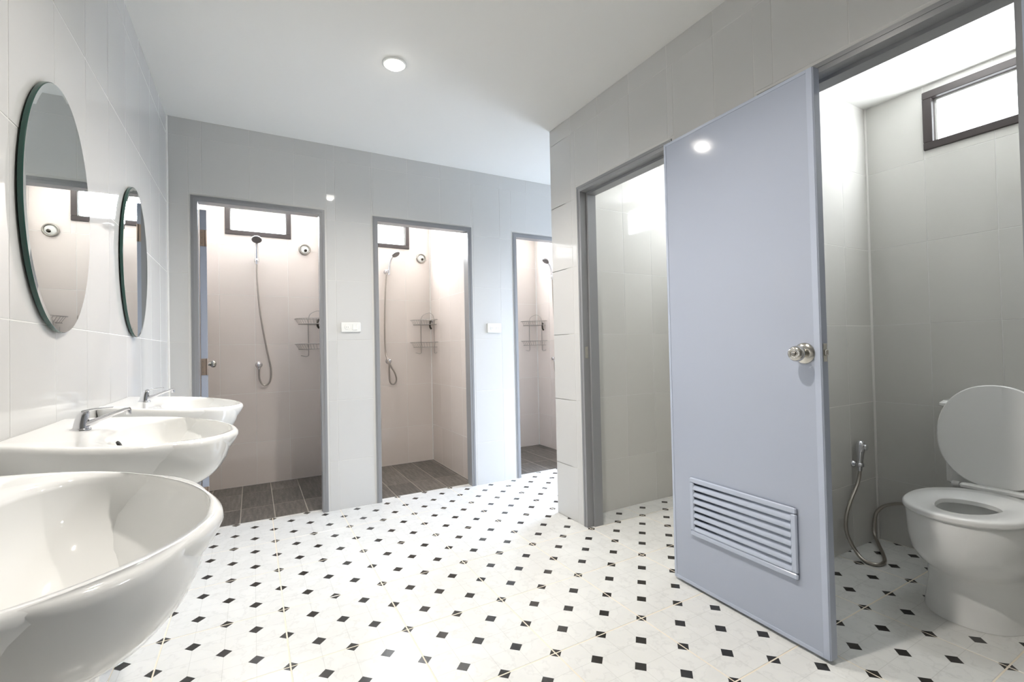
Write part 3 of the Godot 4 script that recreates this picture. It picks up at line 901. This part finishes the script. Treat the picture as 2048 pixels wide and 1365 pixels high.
	part("grip", lathe([Vector2(0.010, -0.03), Vector2(0.013, -0.01), Vector2(0.015, 0.03), Vector2(0.018, 0.055), Vector2(0.021, 0.075), Vector2(0.021, 0.10), Vector2(0.016, 0.116), Vector2(0.006, 0.121)], 18), M.chrome, sp)
	part("nozzle", lathe([Vector2(0.012, 0.0), Vector2(0.015, 0.012), Vector2(0.015, 0.018), Vector2(0.011, 0.020)], 18), M.chrome, sp, Transform3D(out_b, Vector3(0, 0.09, 0.010)))
	part("trigger", round_box(Vector3(0.016, 0.025, -0.007), Vector3(0.027, 0.095, 0.007), 0.003), M.nickel, sp)
	var pts := [Vector3(3.088, 0.405, 2.089), Vector3(3.06, 0.34, 2.088), Vector3(2.985, 0.262, 2.088), Vector3(2.935, 0.188, 2.09), Vector3(2.93, 0.115, 2.097), Vector3(2.955, 0.045, 2.115), Vector3(2.945, 0.012, 2.155), Vector3(2.95, 0.009, 2.205), Vector3(3.01, 0.009, 2.212), Vector3(3.085, 0.010, 2.178), Vector3(3.17, 0.018, 2.125), Vector3(3.235, 0.045, 2.078), Vector3(3.255, 0.095, 2.070), Vector3(3.27, 0.15, 2.075), Vector3(3.285, 0.19, 2.103), Vector3(3.29, 0.217, 2.158), Vector3(3.29, 0.226, 2.215), Vector3(3.295, 0.21, 2.28), Vector3(3.30, 0.19, 2.33)]
	for k in pts.size():
		pts[k] -= b.position
	part("hose", tube(spline(pts, 9), 0.0085, 10, 0.08), M.hose, b)
	part("stop_valve", lathe([Vector2(0.018, 0.0), Vector2(0.018, 0.005), Vector2(0.010, 0.010), Vector2(0.010, 0.03)], 16), M.chrome, b, Transform3D(Basis(Vector3(0, 1, 0), Vector3(-1, 0, 0), Vector3(0, 0, 1)), Vector3(XO, 0.19, 2.335) - b.position))

# ---------------------------------------------------------------- small things
func outlet(called: String, x0: float, y0: float, x1: float, y1: float, switch: bool, label: String) -> void:
	var o := thing(called, label, "wall socket", Vector3((x0 + x1) / 2, (y0 + y1) / 2, 0))
	var w := x1 - x0
	var h := y1 - y0
	part("plate", round_box(Vector3(-w / 2, -h / 2, -0.001), Vector3(w / 2, h / 2, 0.011), 0.003), M.plastic, o)
	for k in 2:
		var cx := -w * 0.2 + k * w * 0.4
		if switch and k == 0 or not switch:
			part("socket", lathe([Vector2(0.017, 0.0), Vector2(0.017, 0.002), Vector2(0.015, 0.0025)], 20), M.plastic, o, Transform3D(Basis(Vector3(1, 0, 0), Vector3(0, 0, 1), Vector3(0, -1, 0)), Vector3(cx, 0, 0.0105)))
			for s in [-1.0, 1.0]:
				part("slot", boxes([[Vector3(cx + s * 0.006 - 0.0012, -0.004, 0.0120), Vector3(cx + s * 0.006 + 0.0012, 0.004, 0.0133)]]), M.slot, o)
		else:
			part("rocker", round_box(Vector3(cx - 0.016, -h * 0.3, 0.010), Vector3(cx + 0.016, h * 0.3, 0.0145), 0.002), M.plastic, o)

func downlight(at: Vector3, label: String) -> void:
	var o := thing("ceiling_downlight", label, "lamp", at)
	part("trim_ring", lathe([Vector2(0.058, 0.0), Vector2(0.058, -0.004), Vector2(0.052, -0.008), Vector2(0.047, -0.008), Vector2(0.046, -0.002)], 40), M.plastic, o)
	part("diffuser", lathe([Vector2(0.046, -0.002), Vector2(0.044, -0.010), Vector2(0.034, -0.018), Vector2(0.018, -0.023), Vector2(0.004, -0.0245)], 40), M.lamp, o)
	var l := SpotLight3D.new()
	l.name = "lamp_light"
	l.spot_angle = 76.0
	l.spot_angle_attenuation = 0.85
	l.spot_range = 12.0
	l.spot_attenuation = 2.0
	l.light_size = 0.032
	l.light_color = Color(1.0, 0.975, 0.94)
	l.light_energy = LAMP_ENERGY
	l.shadow_enabled = true
	o.add_child(l)
	l.transform = Transform3D(Basis(Vector3(1, 0, 0), -PI / 2), Vector3(0, -0.012, 0))

# ---------------------------------------------------------------- build
func _ready() -> void:
	rng.seed = 7
	var cam := Camera3D.new()
	cam.name = "camera"
	cam.position = Vector3(0.423, 1.053, 3.298)
	cam.rotation = Vector3(0.0158, -0.5087, -0.0214)
	cam.fov = rad_to_deg(2.0 * atan(682.5 / 931.18))
	cam.near = 0.02
	cam.far = 100.0
	add_child(cam)
	cam.current = true

	var sky_m := ProceduralSkyMaterial.new()
	sky_m.sky_top_color = Color(0.74, 0.81, 0.92)
	sky_m.sky_horizon_color = Color(0.90, 0.93, 0.97)
	sky_m.ground_horizon_color = Color(0.8, 0.82, 0.85)
	sky_m.ground_bottom_color = Color(0.6, 0.6, 0.6)
	sky_m.sky_energy_multiplier = 1.0
	var sky := Sky.new()
	sky.sky_material = sky_m
	var env := Environment.new()
	env.background_mode = Environment.BG_SKY
	env.sky = sky
	env.background_energy_multiplier = SKY_ENERGY
	env.tonemap_mode = Environment.TONE_MAPPER_LINEAR
	env.tonemap_exposure = 1.66
	env.sdfgi_enabled = true
	env.ssao_enabled = true
	env.ssil_enabled = true
	var we := WorldEnvironment.new()
	we.name = "world"
	we.environment = env
	add_child(we)

	materials()
	shell()
	downlight(Vector3(1.04, H, 1.079), "round glowing downlight set into the white ceiling")
	downlight(Vector3(1.04, H, 2.28), "second ceiling downlight, above the floor beside the folded-back stall door")
	doors()
	mirror("oval_mirror", 1.750, 1.418, "large oval mirror with green glass edge above the middle washbasin")
	mirror("oval_mirror", 0.900, 1.434, "oval mirror with green glass edge nearest the corner with the shower wall")
	washbasin("washbasin", 2.62, "white ceramic washbasin furthest from the shower doorways")
	washbasin("washbasin", 1.92, "middle white ceramic washbasin with chrome mixer tap")
	washbasin("washbasin", 1.225, "white ceramic washbasin beside the first shower doorway")
	showers()
	toilet()
	outlet("wall_socket", 0.945, 1.187, 1.072, 1.253, true, "white wall socket plate between first and middle shower doorways")
	outlet("wall_socket", 2.040, 1.180, 2.162, 1.254, false, "white double wall socket between middle and last shower doorways")
